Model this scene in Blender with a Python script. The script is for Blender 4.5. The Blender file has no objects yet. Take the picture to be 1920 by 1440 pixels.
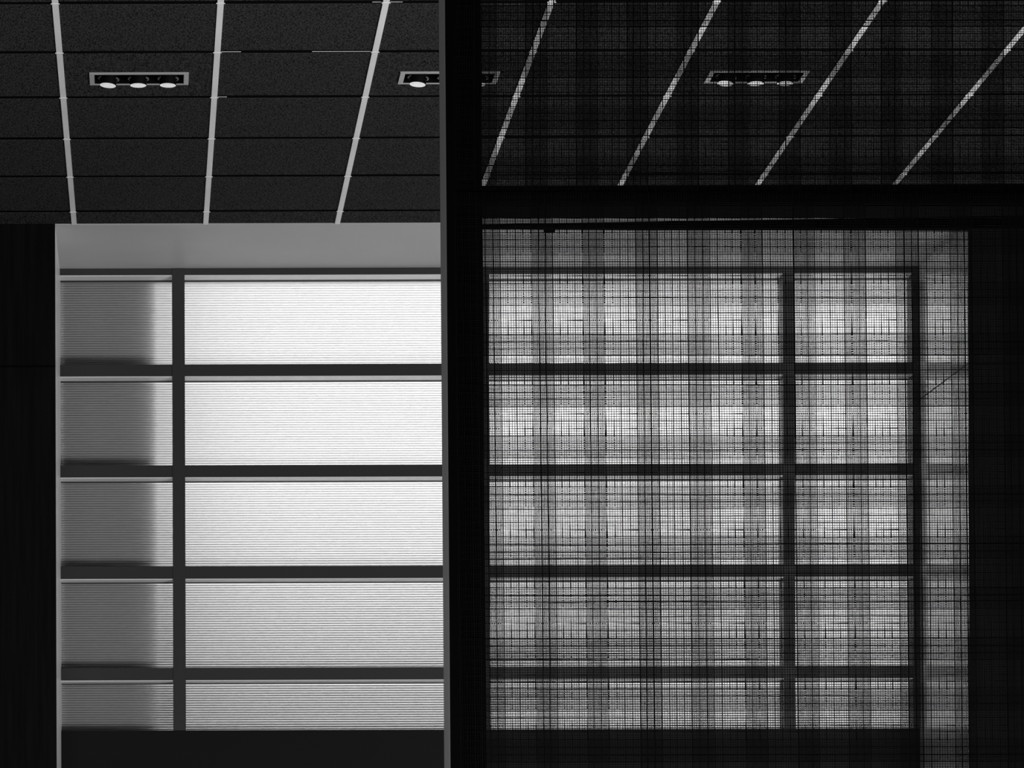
import bpy, math, random
import numpy as np
from mathutils import Matrix, Vector

random.seed(7); rng = np.random.default_rng(7)
S = bpy.context.scene
COL = S.collection

# ------------------------------------------------------------------ calibration
F = 6475.0                    # focal length in pixels of the 1920 x 1440 photograph
VX, VY, TH = 277.4, 2028.7, 0.00307   # foot of the view axis and roll
EYE = 1.6                     # eye height
H = 3.912                     # ceiling above the eye
D0 = 15.76                    # plane of the dark end wall
DF = 16.60                    # front plane of the window frame
DP = 16.73                    # plane of the ribbed panes
DS = 6.475                    # plane of the woven fabric
ZC = EYE + H

def at(x, y, Y):
    xi = x - TH * (y - VY); yi = y + TH * (x - VX)
    return Vector(((xi - VX) * Y / F, Y, EYE + (VY - yi) * Y / F))
def ax(x, y, Y): return at(x, y, Y).x
def az(x, y, Y): return at(x, y, Y).z

# ------------------------------------------------------------------ camera, world, light, exposure
cd = bpy.data.cameras.new('camera'); cam = bpy.data.objects.new('camera', cd); COL.objects.link(cam)
cd.sensor_width = 36.0; cd.lens = F * 36.0 / 1920.0
cd.shift_x = (960 - VX) / 1920.0; cd.shift_y = (VY - 720) / 1920.0
cd.clip_end = 200
cam.matrix_world = Matrix.Translation((0, 0, EYE)) @ Matrix.Rotation(math.pi / 2, 4, 'X') @ Matrix.Rotation(-TH, 4, 'Z')
S.camera = cam

w = bpy.data.worlds.new('overcast_sky'); S.world = w; w.use_nodes = True
bg = w.node_tree.nodes['Background']
bg.inputs[0].default_value = (1, 1, 1, 1); bg.inputs[1].default_value = 4.7

def area(name, loc, target, sx, sy, power):
    l = bpy.data.lights.new(name, 'AREA'); l.shape = 'RECTANGLE'; l.size = sx; l.size_y = sy; l.energy = power
    o = bpy.data.objects.new(name, l); COL.objects.link(o); o.location = loc
    o.rotation_euler = (Vector(target) - Vector(loc)).to_track_quat('-Z', 'Y').to_euler(); return o
area('fill_light_below', (4.9, 8.1, 0.3), (3.8, 12.4, 5.5), 4.0, 2.2, 820)  # unseen fill added to brighten the ceiling from below
area('fill_light_left', (-1.4, 4.6, 0.8), (0.8, 14.0, 4.4), 1.6, 1.2, 90)  # unseen fill added from the left to brighten post side and panes

S.view_settings.view_transform = 'Standard'; S.view_settings.look = 'None'
S.view_settings.gamma = 1; S.view_settings.use_curve_mapping = False
S.view_settings.exposure = 0.0
S.cycles.max_bounces = 8; S.cycles.diffuse_bounces = 4; S.cycles.glossy_bounces = 4; S.cycles.transmission_bounces = 4
S.cycles.use_denoising = True

# ------------------------------------------------------------------ materials
def mat(name, v, rough=0.6, spec=0.3, metal=0.0, noise=None, bump=None):
    m = bpy.data.materials.new(name); m.use_nodes = True
    nt = m.node_tree; b = nt.nodes['Principled BSDF']
    b.inputs['Base Color'].default_value = (v, v, v, 1)
    b.inputs['Roughness'].default_value = rough; b.inputs['Specular IOR Level'].default_value = spec
    b.inputs['Metallic'].default_value = metal
    if noise:
        scale, lo, hi, detail, stretch = noise
        tc = nt.nodes.new('ShaderNodeTexCoord'); mp = nt.nodes.new('ShaderNodeMapping')
        mp.inputs['Scale'].default_value = stretch
        n = nt.nodes.new('ShaderNodeTexNoise'); n.inputs['Scale'].default_value = scale; n.inputs['Detail'].default_value = detail
        r = nt.nodes.new('ShaderNodeValToRGB')
        r.color_ramp.elements[0].position = 0.3; r.color_ramp.elements[1].position = 0.72
        r.color_ramp.elements[0].color = (lo, lo, lo, 1); r.color_ramp.elements[1].color = (hi, hi, hi, 1)
        nt.links.new(tc.outputs['Object'], mp.inputs[0]); nt.links.new(mp.outputs[0], n.inputs['Vector'])
        nt.links.new(n.outputs[0], r.inputs[0]); nt.links.new(r.outputs[0], b.inputs['Base Color'])
        if bump:
            bp = nt.nodes.new('ShaderNodeBump'); bp.inputs['Strength'].default_value = bump; bp.inputs['Distance'].default_value = 0.004
            nt.links.new(n.outputs[0], bp.inputs['Height']); nt.links.new(bp.outputs[0], b.inputs['Normal'])
    return m

M = {}
M['tile'] = mat('charcoal_acoustic_felt', .03, .95, .05, noise=(195, .001, .060, 2, (1, .33, 1)), bump=.5)
M['plenum'] = mat('black_plenum', .004, .95, .0)
M['rail'] = mat('white_painted_steel', .85, .4, .4, noise=(3, .80, .90, 2, (1, 1, 1)))
M['black_wall'] = mat('black_wall_laminate', .004, .6, .05, noise=(6, .003, .006, 3, (8, 1, .4)))
M['plaster'] = mat('grey_plaster', .5, .5, .4, noise=(2, .48, .52, 3, (1, 1, 1)))
M['reveal'] = mat('pale_gloss_panel', .85, .16, .5)
M['reveal_matt'] = mat('pale_satin_panel', .9, .3, .5)
_p = M['reveal'].node_tree.nodes['Principled BSDF']; _p.inputs['Coat Weight'].default_value = 1; _p.inputs['Coat Roughness'].default_value = .12
M['spandrel'] = mat('dark_spandrel_panel', .006, .5, .1)
M['frame'] = mat('dark_grey_anodised', .035, .35, .3)
M['underside_lit'] = mat('white_lit_underside', .8, .35, .5)  # window light on the rail undersides, put in as white colour
M['gasket'] = mat('grey_gasket', .06, .7, .2)
M['black_frame'] = mat('black_powder_coat', .004, .8, .0)
M['post_side'] = mat('grey_aluminium', .2, .4, .3)
M['yarn'] = mat('black_yarn', .006, .9, .05)
M['trim_grey'] = mat('grey_aluminium_trim', .15, .4, .4)
M['fixture'] = mat('grey_fixture_frame', .42, .4, .4)
M['can'] = mat('black_lamp_housing', .003, .6, .05)
M['ring'] = mat('dark_gimbal_ring', .12, .4, .4)
M['floor'] = mat('dark_stone_floor', .05, .5, .3, noise=(1.5, .04, .06, 4, (1, 1, 1)))
M['dark_room'] = mat('dark_room_paint', .012, .8, .1)
M['pier'] = mat('grey_concrete', .2, .9, .1, noise=(3, .18, .22, 4, (1, 1, 1)))
M['ground'] = mat('paving_outside', .12, .9, .1, noise=(3, .1, .14, 4, (1, 1, 1)))

def lens_mat():
    m = bpy.data.materials.new('frosted_lamp_lens'); m.use_nodes = True; nt = m.node_tree
    b = nt.nodes['Principled BSDF']; b.inputs['Base Color'].default_value = (.6, .6, .6, 1); b.inputs['Roughness'].default_value = .3
    tc = nt.nodes.new('ShaderNodeTexCoord'); n = nt.nodes.new('ShaderNodeTexNoise'); n.inputs['Scale'].default_value = 60
    r = nt.nodes.new('ShaderNodeMapRange'); r.inputs[3].default_value = .1; r.inputs[4].default_value = .65
    nt.links.new(tc.outputs['Object'], n.inputs['Vector']); nt.links.new(n.outputs[0], r.inputs[0])
    b.inputs['Emission Color'].default_value = (1, 1, 1, 1); nt.links.new(r.outputs[0], b.inputs['Emission Strength'])
    return m
M['lens'] = lens_mat()

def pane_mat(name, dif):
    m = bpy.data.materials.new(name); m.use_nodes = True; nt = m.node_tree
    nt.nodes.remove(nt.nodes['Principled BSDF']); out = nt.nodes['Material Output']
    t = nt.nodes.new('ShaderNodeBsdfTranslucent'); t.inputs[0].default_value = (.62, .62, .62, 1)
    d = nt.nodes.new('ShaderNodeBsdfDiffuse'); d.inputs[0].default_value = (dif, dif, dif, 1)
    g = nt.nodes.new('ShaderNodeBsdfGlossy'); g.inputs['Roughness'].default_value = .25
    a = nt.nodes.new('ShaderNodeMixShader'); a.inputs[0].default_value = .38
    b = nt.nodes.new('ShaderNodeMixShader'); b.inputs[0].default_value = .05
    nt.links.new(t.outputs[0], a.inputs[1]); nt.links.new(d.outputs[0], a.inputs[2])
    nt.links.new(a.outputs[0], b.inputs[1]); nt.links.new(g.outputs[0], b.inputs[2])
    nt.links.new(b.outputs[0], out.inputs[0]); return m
M['pane'] = pane_mat('ribbed_opal_glazing', .62); M['rib_shade'] = pane_mat('ribbed_opal_glazing_shaded', .08)  # second copy is darker: shade on the rib returns put into the colour

# ------------------------------------------------------------------ helpers
def link(name, me, m, parent=None, kind=None):
    me.materials.append(m) if m and not me.materials else None
    o = bpy.data.objects.new(name, me); COL.objects.link(o)
    if parent: o.parent = parent
    if kind: o['kind'] = kind
    return o
def empty(name, loc=(0, 0, 0), kind=None, label=None, cat=None, group=None):
    o = bpy.data.objects.new(name, None); COL.objects.link(o); o.location = loc; o.empty_display_size = .1
    tag(o, label, cat, group, kind); return o
def tag(o, label=None, cat=None, group=None, kind=None):
    for k, v in (('label', label), ('category', cat), ('group', group), ('kind', kind)):
        if v: o[k] = v
    return o
def pyd(V, Fc, name='m'):
    me = bpy.data.meshes.new(name); me.from_pydata([tuple(v) for v in V], [], Fc); me.update(); return me
BOXF = [(0, 3, 2, 1), (4, 5, 6, 7), (0, 1, 5, 4), (1, 2, 6, 5), (2, 3, 7, 6), (3, 0, 4, 7)]
def boxv(x0, x1, y0, y1, z0, z1):
    return [(x0, y0, z0), (x1, y0, z0), (x1, y1, z0), (x0, y1, z0), (x0, y0, z1), (x1, y0, z1), (x1, y1, z1), (x0, y1, z1)]
def boxes(lst, name='m'):
    V, Fc = [], []
    for b in lst:
        n = len(V); V += boxv(*b); Fc += [tuple(i + n for i in f) for f in BOXF]
    return pyd(V, Fc, name)
def cbox(x0, x1, y0, y1, z0, z1, c):
    """box with chamfered long edges: 24 vertices"""
    import bmesh
    bm = bmesh.new(); bmesh.ops.create_cube(bm, size=1)
    for v in bm.verts:
        v.co = Vector((x0 if v.co.x < 0 else x1, y0 if v.co.y < 0 else y1, z0 if v.co.z < 0 else z1))
    bmesh.ops.bevel(bm, geom=bm.edges[:], offset=c, segments=1, affect='EDGES', profile=.5)
    me = bpy.data.meshes.new('m'); bm.to_mesh(me); bm.free(); return me
def slant(zt, xt0, xt1, zb, xb0, xb1, y0, y1):
    """prism between two horizontal edges with its own left and right x at top and bottom"""
    return pyd([(xb0, y0, zb), (xb1, y0, zb), (xb1, y1, zb), (xb0, y1, zb), (xt0, y0, zt), (xt1, y0, zt), (xt1, y1, zt), (xt0, y1, zt)], BOXF)
def quads(V, Fq, name):
    me = bpy.data.meshes.new(name); nv, nf = len(V), len(Fq)
    me.vertices.add(nv); me.vertices.foreach_set('co', np.asarray(V, np.float32).ravel())
    me.loops.add(nf * 4); me.loops.foreach_set('vertex_index', np.asarray(Fq, np.int32).ravel())
    me.polygons.add(nf); me.polygons.foreach_set('loop_start', np.arange(nf, dtype=np.int32) * 4)
    me.polygons.foreach_set('loop_total', np.full(nf, 4, np.int32)); me.update(calc_edges=True); me.validate(); return me
def lathe(prof, n=32, name='m', smooth=True):
    V, Fc = [], []
    for r, z in prof:
        for i in range(n):
            a = 2 * math.pi * i / n; V.append((r * math.cos(a), r * math.sin(a), z))
    for k in range(len(prof) - 1):
        for i in range(n):
            j = (i + 1) % n; Fc.append((k * n + i, k * n + j, (k + 1) * n + j, (k + 1) * n + i))
    me = pyd(V, Fc, name)
    if smooth:
        for p in me.polygons: p.use_smooth = True
    return me

# ------------------------------------------------------------------ setting: room shell
XL = ax(104, 700, D0)           # left reveal
XR = ax(1817, 800, D0)          # right reveal
ZS = az(600, 1368.5, DF)        # window sill
XA, XB, YA = -3.2, 9.5, -4.0
link('floor', boxes([(XA, XB, YA, 17.0, -.2, 0)]), M['floor'], kind='structure')
link('wall_back', boxes([(XA, XB, YA - .2, YA, 0, ZC + .3)]), M['dark_room'], kind='structure')
link('wall_side_left', boxes([(XA - .2, XA, YA, 17.0, 0, ZC + .3)]), M['dark_room'], kind='structure')
link('wall_side_right', boxes([(XB, XB + .2, YA, 17.0, 0, ZC + .3)]), M['dark_room'], kind='structure')

# end wall left and right of the window niche: core, black front panels, pale reveal panels
def end_wall(name, x0, x1, side):
    e = empty(name, (x0 if side < 0 else x1, D0, 0), 'structure'); ox = e.location.x
    def add(n, me, m):
        o = link(n, me, m, e); o.matrix_parent_inverse = Matrix.Translation((-ox, -D0, 0)); return o
    t = .014
    if side < 0: add('core', boxes([(x0, x1 - t, D0 + .015, DP + .05, 0, ZC + .3)]), M['plenum'])
    else: add('core', boxes([(x0 + t, x1, D0 + .015, DP + .05, 0, ZC + .3)]), M['plenum'])
    zj = az(50, 686, D0)
    for a, b in ((0.0, zj - .004), (zj + .004, ZC + .02)):
        add('panel', cbox(x0, x1, D0, D0 + .013, a, b, .002), M['black_wall'])
        if side < 0: pass
        else:
            xb = ax(1724.5, 800, DF); ya, yb = D0 + .0135, DP + .05; xb = x0 + (xb - x0) * (yb - D0) / (DF - D0)
            add('reveal_panel', pyd([(x0, ya, a), (x0 + t, ya, a), (x0 + t, yb, a), (xb, yb, a), (x0, ya, b), (x0 + t, ya, b), (x0 + t, yb, b), (xb, yb, b)], BOXF), M['reveal'])
    if side < 0: add('reveal_panel', boxes([(x1 - t, x1, D0 + .0135, DP + .05, 0, ZC + .02)]), M['reveal_matt'])
    add('joint_strip', boxes([(x0, x1, D0 + .006, D0 + .0132, zj - .006, zj + .006)]), M['plenum'])
    return e
end_wall('wall_left', XA, XL, -1)
end_wall('wall_right', XR, XB, 1)
link('trim_1', boxes([(XL, XR, D0, DP + .04, ZC, ZC + .3)]), M['plaster'], kind='structure')      # plastered soffit of the niche
link('wall_end', boxes([(XL + .001, XR - .001, DF + .006, DP + .02, 0, ZS)]), M['spandrel'], kind='structure')  # under the window

# ------------------------------------------------------------------ ceiling: slab, tiles, rails
ceil = empty('ceiling', (0, 10, ZC), 'structure')
def cadd(name, me, m, loc=(0, 0, 0)):
    o = link(name, me, m, ceil); o.location = (loc[0], loc[1] - 10, loc[2] - ZC); return o
cadd('slab', boxes([(XA, XB, YA, D0 - .002, ZC + .10, ZC + .3)]), M['plenum'])
X0, PX, Y0, PY = -.3243 * 1.0, .6, 12.534, .6
RW = .0116                       # half width of the white rail
TG = .017                        # half gap between tile rows
tile = cbox(-.3 + .003, .3 - .003, -.3 + TG, .3 - TG, .004, .05, .004); tile.materials.append(M['tile'])
LAMPC = [(0, 0), (2, 0), (4, 0)] ; 
yl = F * H / (VY - 147.9)        # depth of the lamps
FL, FW = .386, .148              # frame of a triple downlight
def lamp_x(i): return X0 + PX * (2 * i + .5) + (.002 if i == 0 else .009)
holes = {}
for i in range(-1, 5):
    holes[2 * i] = lamp_x(i)
ilast = int((D0 - Y0) / PY)
for c in range(-3, 10):
    for j in range(-5, ilast + 1):
        cx = X0 + PX * (c + .5); y0 = Y0 + PY * j
        if y0 + PY < D0 and not (j == 1 and c in (0, 2, 4)):
            cadd('ceiling_tile', tile, M['tile'], (cx, y0 + PY / 2, ZC + rng.uniform(-.0012, .0012)))
        elif y0 + PY >= D0:
            cadd('ceiling_tile', cbox(cx - .297, cx + .297, y0 + TG, D0 - .003, ZC + .004, ZC + .05, .004), M['tile'])
        else:                     # tile cut out around a downlight
            hx, a, b = lamp_x(c // 2), FL / 2 - .012, FW / 2 - .008
            xs0, xs1, ys0, ys1 = cx - .297, cx + .297, y0 + TG, y0 + PY - TG
            cadd('ceiling_tile', boxes([(xs0, hx - a, ys0, ys1, ZC + .004, ZC + .05), (hx + a, xs1, ys0, ys1, ZC + .004, ZC + .05),
                 (hx - a, hx + a, ys0, yl - b, ZC + .004, ZC + .05), (hx - a, hx + a, yl + b, ys1, ZC + .004, ZC + .05)]), M['tile'])
bar = boxes([(XA, XB, -TG - .001, TG + .001, .006, .05)]); bar.materials.append(M['plenum'])
for j in range(-5, ilast + 1):
    cadd('joint_bar', bar, M['plenum'], (0, Y0 + PY * j, ZC))
rail = boxes([(-RW, RW, Y0 - 5 * PY, D0 - .004, -.001, .0035), (-.002, .002, Y0 - 5 * PY, D0 - .004, .0035, .05)]); rail.materials.append(M['rail'])
clip = boxes([(-.016, .016, -.004, .004, -.003, -.0012)]); clip.materials.append(M['rail'])
for c in range(-3, 11):
    cadd('ceiling_rail', rail, M['rail'], (X0 + PX * c, 0, ZC))
    for j in range(-4, ilast + 1):
        cadd('rail_clip', clip, M['rail'], (X0 + PX * c, Y0 + PY * j - .012, ZC))
def sliver(c, xa, xb, j):         # edge of a cross tee that shows beside a tile
    cadd('cross_tee', boxes([(X0 + PX * c + xa, X0 + PX * c + xb, Y0 + PY * j - .0125, Y0 + PY * j - .0108, ZC + .0008, ZC + .0022)]), M['rail'])
sliver(2, -.24, -.014, 1); sliver(1, .014, .09, 1); sliver(1, .014, .05, 2); sliver(2, .014, .06, 0); sliver(2, -.05, -.014, 0)

# ------------------------------------------------------------------ window 1: frame, white strips for lit undersides, ribbed panes
win = empty('window_1', (XL, DF, ZS), 'structure')
def wadd(name, me, m):
    o = link(name, me, m, win); o.matrix_parent_inverse = Matrix.Translation((-XL, -DF, -ZS)); return o
def mx(x): return ax(x, 950, DF)
ym = [(498.5, 515.5), (683, 705.2), (872.2, 894.6), (1061.8, 1085), (1252, 1275.4)]
rails = [(az(300, b, DF), az(300, a, DF)) for a, b in ym]
rails[0] = (rails[0][0], ZC)
mulls = [(mx(323.9), mx(347.4)), (mx(894.6), mx(918)), (mx(1469), mx(1490.5))]
jamb = (mx(1712), XR)
for i, (z0, z1) in enumerate(rails):
    wadd('rail', boxes([(XL, XR, DF + .004, DP + .0 if i else DP + .02, z0, z1)]), M['frame'])
for x0, x1 in mulls:
    wadd('mullion', boxes([(x0, x1, DF, DP - .012, ZS - .0, rails[0][1])]), M['frame'])
wadd('jamb', boxes([(jamb[0], jamb[1], DF + .002, DP - .012, ZS, rails[0][1])]), M['frame'])
cols = [(XL, mulls[0][0]), (mulls[0][1], mulls[1][0]), (mulls[1][1], mulls[2][0]), (mulls[2][1], jamb[0])]
rows = [(rails[1][1], rails[0][0]), (rails[2][1], rails[1][0]), (rails[3][1], rails[2][0]), (rails[4][1], rails[3][0]), (ZS, rails[4][0])]
PITCH = .01158
prof = [(0, -.0044), (.14, -.0036), (.30, -.0010), (.46, .0016), (.56, .0036), (.62, .0044), (.76, .0012), (.90, -.0030)]
for (x0, x1) in cols:
    for (z0, z1) in rows:
        wadd('rail_underside_lit', boxes([(x0, x1, DF + .006, DF + .094, z1 - .004, z1 + .001)]), M['underside_lit'])  # thin white strip standing in for light under the rail
        wadd('gasket', boxes([(x0, x1, DF + .094, DP - .004, z1 - .006, z1 + .001)]), M['gasket'])
        xa, xb = x0 - (.03 if x0 > XL + .01 else 0), x1 + .03
        n = int((z1 - z0 + .02) / PITCH); V = []; Fq = []
        zz = [(z1 - .002, DP)]
        for k in range(n):
            for t, d in prof: zz.append((z1 - .004 - (k + t) * PITCH, DP + d))
        for z, y in zz: V += [(xa, y, z), (xb, y, z)]
        Fq = [(2 * i, 2 * i + 2, 2 * i + 3, 2 * i + 1) for i in range(len(zz) - 1)]
        me = quads(V, Fq, 'pane'); me.materials.append(M['pane']); me.materials.append(M['rib_shade'])
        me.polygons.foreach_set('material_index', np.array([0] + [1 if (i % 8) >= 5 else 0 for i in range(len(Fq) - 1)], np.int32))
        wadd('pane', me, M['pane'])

# ------------------------------------------------------------------ outside the window
link('ground', boxes([(-30, 30, 17.3, 60, -.4, -.05)]), M['ground'], kind='structure')
XP = ax(301, 800, DP)
link('wall_pier', slant(ZC + .5, XL + .006, XP - .02, 0, XL + .006, XP + .0, DP + .035, DP + .5), M['pier'], kind='structure')
link('wall_sky_block', boxes([(XA, XB + 3, 18.2, 18.5, -.1, az(600, 1080, 18.2))]), M['pier'], kind='structure')  # unseen wall added to keep sky light off the lower panes

# ------------------------------------------------------------------ recessed triple downlights
def make_downlight(x):
    e = empty('triple_downlight', (x, yl, ZC))
    a, b = FL / 2, FW / 2; t, s = .019, .009
    link('trim_frame', boxes([(-a, -a + t, -b, b, -.003, .004), (a - t, a, -b, b, -.003, .004), (-a + t, a - t, -b, -b + s, -.003, .004), (-a + t, a - t, b - s, b, -.003, .004)]), M['fixture'], e)
    ia, ib = a - t - .0005, b - s - .0005
    link('recess_box', boxes([(-ia - .002, -ia, -ib, ib, .0, .09), (ia, ia + .002, -ib, ib, .0, .09), (-ia, ia, -ib - .002, -ib, 0, .09), (-ia, ia, ib, ib + .002, 0, .09), (-ia, ia, -ib, ib, .09, .092)]), M['can'], e)
    for k, (lx, tx, ty) in enumerate(((-.119, -.04, .10), (-.003, .0, .02), (.113, .0, .03))):
        c = link('lamp', lathe([(.028, .07), (.0325, .06), (.0325, -.0255), (.0315, -.027), (.030, -.026)]), M['can'], e)
        c.location = (lx, -.004, 0); c.rotation_euler = (tx, ty, 0)
        l = link('lens', lathe([(.0001, -.0285), (.012, -.0280), (.022, -.0268), (.029, -.0262), (.0312, -.0268)]), M['lens'], c)
        for sg in (0, math.pi):                      # the two side arms of the gimbal
            V, Fc = [], []; n0 = 0
            for q in range(9):
                an = sg + (q / 8 - .5) * 1.25; wd = .0055 * math.cos((q / 8 - .5) * math.pi) + .0004
                for rr, zz_ in ((.0358, .0015), (.0358 + wd, .0015), (.0358 + wd, -.0035), (.0358, -.0035)):
                    V.append((rr * math.cos(an), rr * math.sin(an), zz_))
            for q in range(8):
                for k4 in range(4):
                    a_ = n0 + q * 4 + k4; b_ = n0 + q * 4 + (k4 + 1) % 4; Fc.append((a_, b_, b_ + 4, a_ + 4))
            Fc += [(n0, n0 + 3, n0 + 2, n0 + 1), (n0 + 32, n0 + 33, n0 + 34, n0 + 35)]
            r = link('gimbal_arm', pyd(V, Fc), M['ring'], c)
    return e
def copy_tree(o, parent=None):
    c = o.copy(); COL.objects.link(c); c.parent = parent
    for ch in list(o.children): copy_tree(ch, c)
    return c
dl = make_downlight(lamp_x(0))
tag(dl, 'grey-framed recessed triple downlight seen directly, over the left window panes', 'downlight', 'triple downlights in the dark ceiling')
d2 = copy_tree(dl); d2.location.x = lamp_x(1)
tag(d2, 'triple downlight cut in two by the grey-sided post of the screen', 'downlight', 'triple downlights in the dark ceiling')
d3 = copy_tree(dl); d3.location.x = lamp_x(2)
tag(d3, 'triple downlight seen wholly through the woven black fabric', 'downlight', 'triple downlights in the dark ceiling')

# ------------------------------------------------------------------ woven screen: post, transom, two fabric panels
PZ0, PZ1 = 0.0, ZC - .01
scr = empty('woven_screen', (ax(870, 900, DS), DS, 0))
tag(scr, 'black framed room divider of open woven plaid fabric on a grey-sided post', 'screen')
def sadd(name, me, m):
    o = link(name, me, m, scr); o.matrix_parent_inverse = Matrix.Translation((-scr.location.x, -DS, 0)); return o
YP = DS + .006; PD = .118
def line(x_top, x_bot, y_top=0, y_bot=1440, Y=YP):      # a leaning vertical edge -> x at the two ends of the post
    a, b = at(x_top, y_top, Y), at(x_bot, y_bot, Y)
    k = (a.x - b.x) / (a.z - b.z); return a.x + k * (PZ1 - a.z), a.x + k * (PZ0 - a.z)
l0 = line(832.8, 843.2); r0 = line(901.5, 912.0)
sadd('post', slant(PZ1, l0[0] + .0015, r0[0], PZ0, l0[1] + .0015, r0[1], YP, YP + PD), M['black_frame'])
sadd('post_side_cover', slant(PZ1, l0[0], l0[0] + .0014, PZ0, l0[1], l0[1] + .0014, YP + .0005, YP + PD), M['post_side'])
XE = ax(2350, 700, DS)
def hbar(name, ta, tb, ba, bb, y0, y1, m, yref=None):
    """bar running right from the post; heights in the photograph at x=905 and x=1900"""
    x0 = r0[0] - .01
    def zz(a, b, x, Y=yref or y0):
        p, q = at(905, a, Y), at(1900, b, Y); return p.z + (q.z - p.z) * (x - p.x) / (q.x - p.x)
    V = []
    for z in ((ba, bb), (ta, tb)):
        V += [(x0, y0, zz(*z, x0)), (XE, y0, zz(*z, XE)), (XE, y1, zz(*z, XE)), (x0, y1, zz(*z, x0))]
    return sadd(name, pyd(V, BOXF), m)
hbar('transom', 348, 345, 379, 379, YP, YP + PD, M['black_frame'])
hbar('light_trim', 377, 377, 379.3, 379.3, YP + PD + .0005, YP + PD + .075, M['trim_grey'], YP)
hbar('lower_sash_rail', 420.3, 404.5, 425.8, 428.8, YP + .02, YP + .04, M['black_frame'])
cl = at(1030, 430, YP + .045)
sadd('clip', cbox(cl.x - .011, cl.x + .011, cl.y - .004, cl.y + .004, cl.z - .007, cl.z + .007, .003), M['black_frame'])
# far right post and foot rail, outside the picture
sadd('post', boxes([(XE, XE + .07, YP, YP + PD, PZ0, PZ1)]), M['black_frame'])
sadd('foot_rail', boxes([(r0[1], XE, YP, YP + PD, 0, .06)]), M['black_frame'])

def to_world(px, py, Y):
    xi = px - TH * (py - VY); yi = py + TH * (px - VX)
    return (xi - VX) * Y / F, EYE + (VY - yi) * Y / F

class Weave:
    def __init__(s): s.V = []; s.Fq = []; s.n = 0
    def yarn(s, U, Vv, hw, vertical, Y, d=.0005):
        """tube along a path (pixels on the fabric plane), half width hw in metres, square section"""
        x, z = to_world(U, Vv, Y); n = len(x)
        P = np.empty((n, 4, 3))
        for k, (a, b) in enumerate(((-1, 0), (0, -1), (1, 0), (0, 1))):
            if vertical: P[:, k, 0] = x + a * hw; P[:, k, 2] = z
            else: P[:, k, 0] = x; P[:, k, 2] = z + a * hw
            P[:, k, 1] = Y + b * d
        i = np.arange(n - 1)[:, None] * 4; k = np.arange(4)[None]; k2 = (k + 1) % 4
        q = np.stack([i + k, i + k2, i + 4 + k2, i + 4 + k], -1).reshape(-1, 4) + s.n
        s.V.append(P.reshape(-1, 3)); s.Fq.append(q); s.n += n * 4
    def mesh(s): return quads(np.concatenate(s.V), np.concatenate(s.Fq), 'weave')

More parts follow.
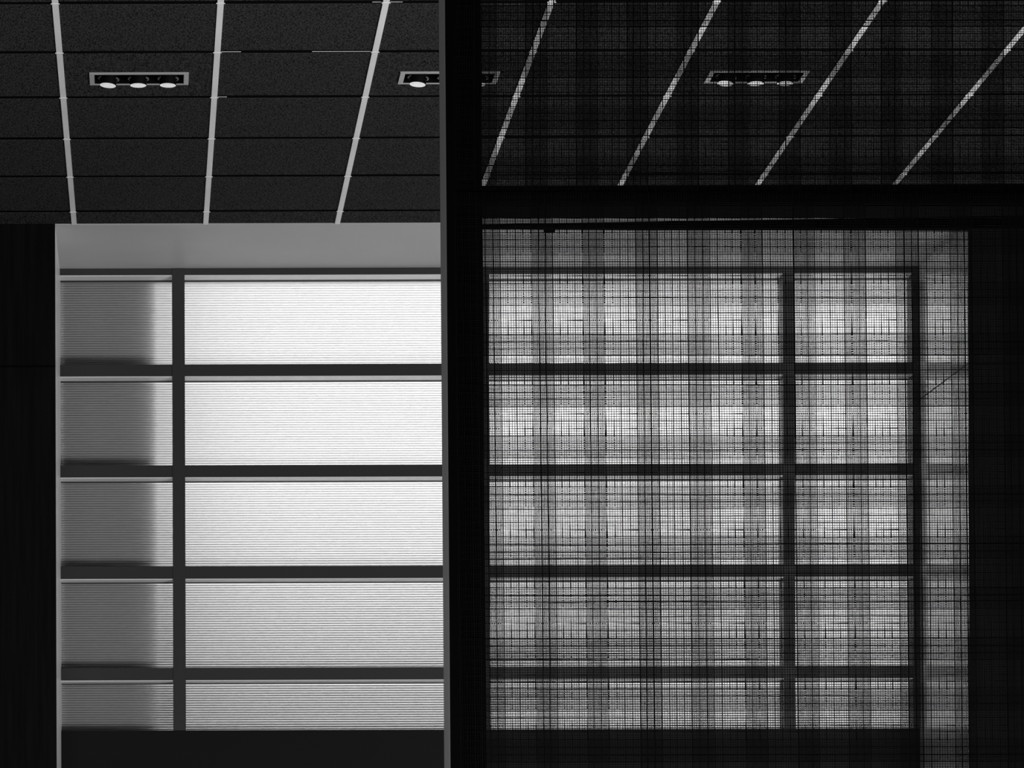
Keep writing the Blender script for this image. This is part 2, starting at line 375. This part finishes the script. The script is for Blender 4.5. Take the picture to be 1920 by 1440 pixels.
def zones(starts, frac):
    """list of (position, kind, dense) of yarns for repeating plaid zones: kind 1 = thick"""
    out = []
    for a, b in zip(starts[:-1], starts[1:]):
        dl_ = (b - a) * frac; p3, p4 = dl_ / 3, (b - a - dl_) / 4
        for k in range(3):
            out.append((a + k * p3, 1))
            for q in range(1, 6): out.append((a + (k + q / 6) * p3 + .1, 3))
        for k in range(4):
            out.append((a + dl_ + k * p4, 2 if k else 1))
            for q in range(1, 3): out.append((a + dl_ + (k + q / 3) * p4 + .3, 0))
    return out
def wander(n, amp):
    r = np.cumsum(rng.normal(0, 1, n)); r -= np.linspace(r[0], r[-1], n); s = np.abs(r).max() + 1e-6
    return r / s * amp * rng.uniform(.3, 1)
MM = .001
def build_fabric(cs, rs, x0, x1, y0, y1, tilt, ytilt, rowsl, DW):
    wv = Weave()
    dense = [(a, a + .43 * (b - a)) for a, b in zip(rs[:-1], rs[1:])]
    cdense = [(a, a + .42 * (b - a)) for a, b in zip(cs[:-1], cs[1:])]
    def path(lo, hi, dotted, zs):
        if not dotted: t = np.linspace(lo, hi, max(8, int((hi - lo) / 14))); return t, np.ones_like(t)
        ts, ws = [lo], [1.0]; p = 3.9
        for a, b in zs:
            a, b = max(a, lo + 1), min(b, hi - 1)
            if b - a < 6: continue
            t = a
            while t < b - p:
                ts += [t, t + .35 * p, t + .5 * p, t + .85 * p]; ws += [1.25, 1.25, .25, .25]; t += p
        ts.append(hi); ws.append(1.0); return np.array(ts), np.array(ws)
    for c, kind in zones(cs, .42):
        if c < x0 - 2 or c > x1: continue
        dot = kind == 2 and rng.random() < .6 or kind == 1 and rng.random() < .2
        t, wm = path(y0, y1, dot, dense)
        base = {0: .45, 1: 1.05, 2: .95, 3: DW}[kind] * (rng.uniform(.95, 1.05) if kind in (0, 3) else rng.uniform(.85, 1.1))
        hw = base * MM * wm * rng.uniform(.93, 1.07, len(t))
        u = c + tilt * (t - ytilt) + (wander(len(t), .8 if kind in (1, 2) else .2) if not dot else rng.normal(0, .4)) + (rng.normal(0, .08) if kind in (0, 3) else rng.normal(0, .3))
        wv.yarn(u, t, hw, True, DS - .0006)
    for r, kind in zones(rs, .43):
        if r < y0 - 1 or r > y1: continue
        dot = kind == 2 and rng.random() < .35
        t, wm = path(x0, x1, dot, cdense)
        base = {0: .45, 1: 1.0, 2: .92, 3: DW}[kind] * (rng.uniform(.95, 1.05) if kind in (0, 3) else rng.uniform(.85, 1.1))
        hw = base * MM * wm * rng.uniform(.93, 1.07, len(t))
        v = r + rowsl * (t - 1100) + (wander(len(t), .9 if kind in (1, 2) else .25) if not dot else rng.normal(0, .4)) + (rng.normal(0, .08) if kind in (0, 3) else rng.normal(0, .3))
        wv.yarn(t + tilt * (r - 900), v, hw, False, DS + .0006)
    return wv.mesh()
lc = [805, 900, 1000, 1095.5, 1196, 1293, 1393, 1491.5, 1587, 1684, 1786, 1884, 1981, 2079, 2177, 2274, 2372]
lr = [342, 436.5, 531.5, 627.5, 721, 817, 913, 1007.5, 1102, 1196.5, 1292, 1387.5, 1483, 1578]
uc = [795, 890, 985, 1080, 1175, 1270, 1365.5, 1461, 1556, 1651.5, 1746.5, 1842, 1937, 2032, 2127, 2222, 2317, 2412]
ur = [-370, -275, -180, -85, 10, 105, 200, 295, 390]
f1 = sadd('lower_fabric', build_fabric(lc, lr, 857, 2360, 361, 1570, .0108, 900, -.0012, .54), M['yarn']); f1['kind'] = 'stuff'
f2 = sadd('upper_fabric', build_fabric(uc, ur, 853, 2360, -300, 358, .001, 190, -.0012, .60), M['yarn']); f2['kind'] = 'stuff'
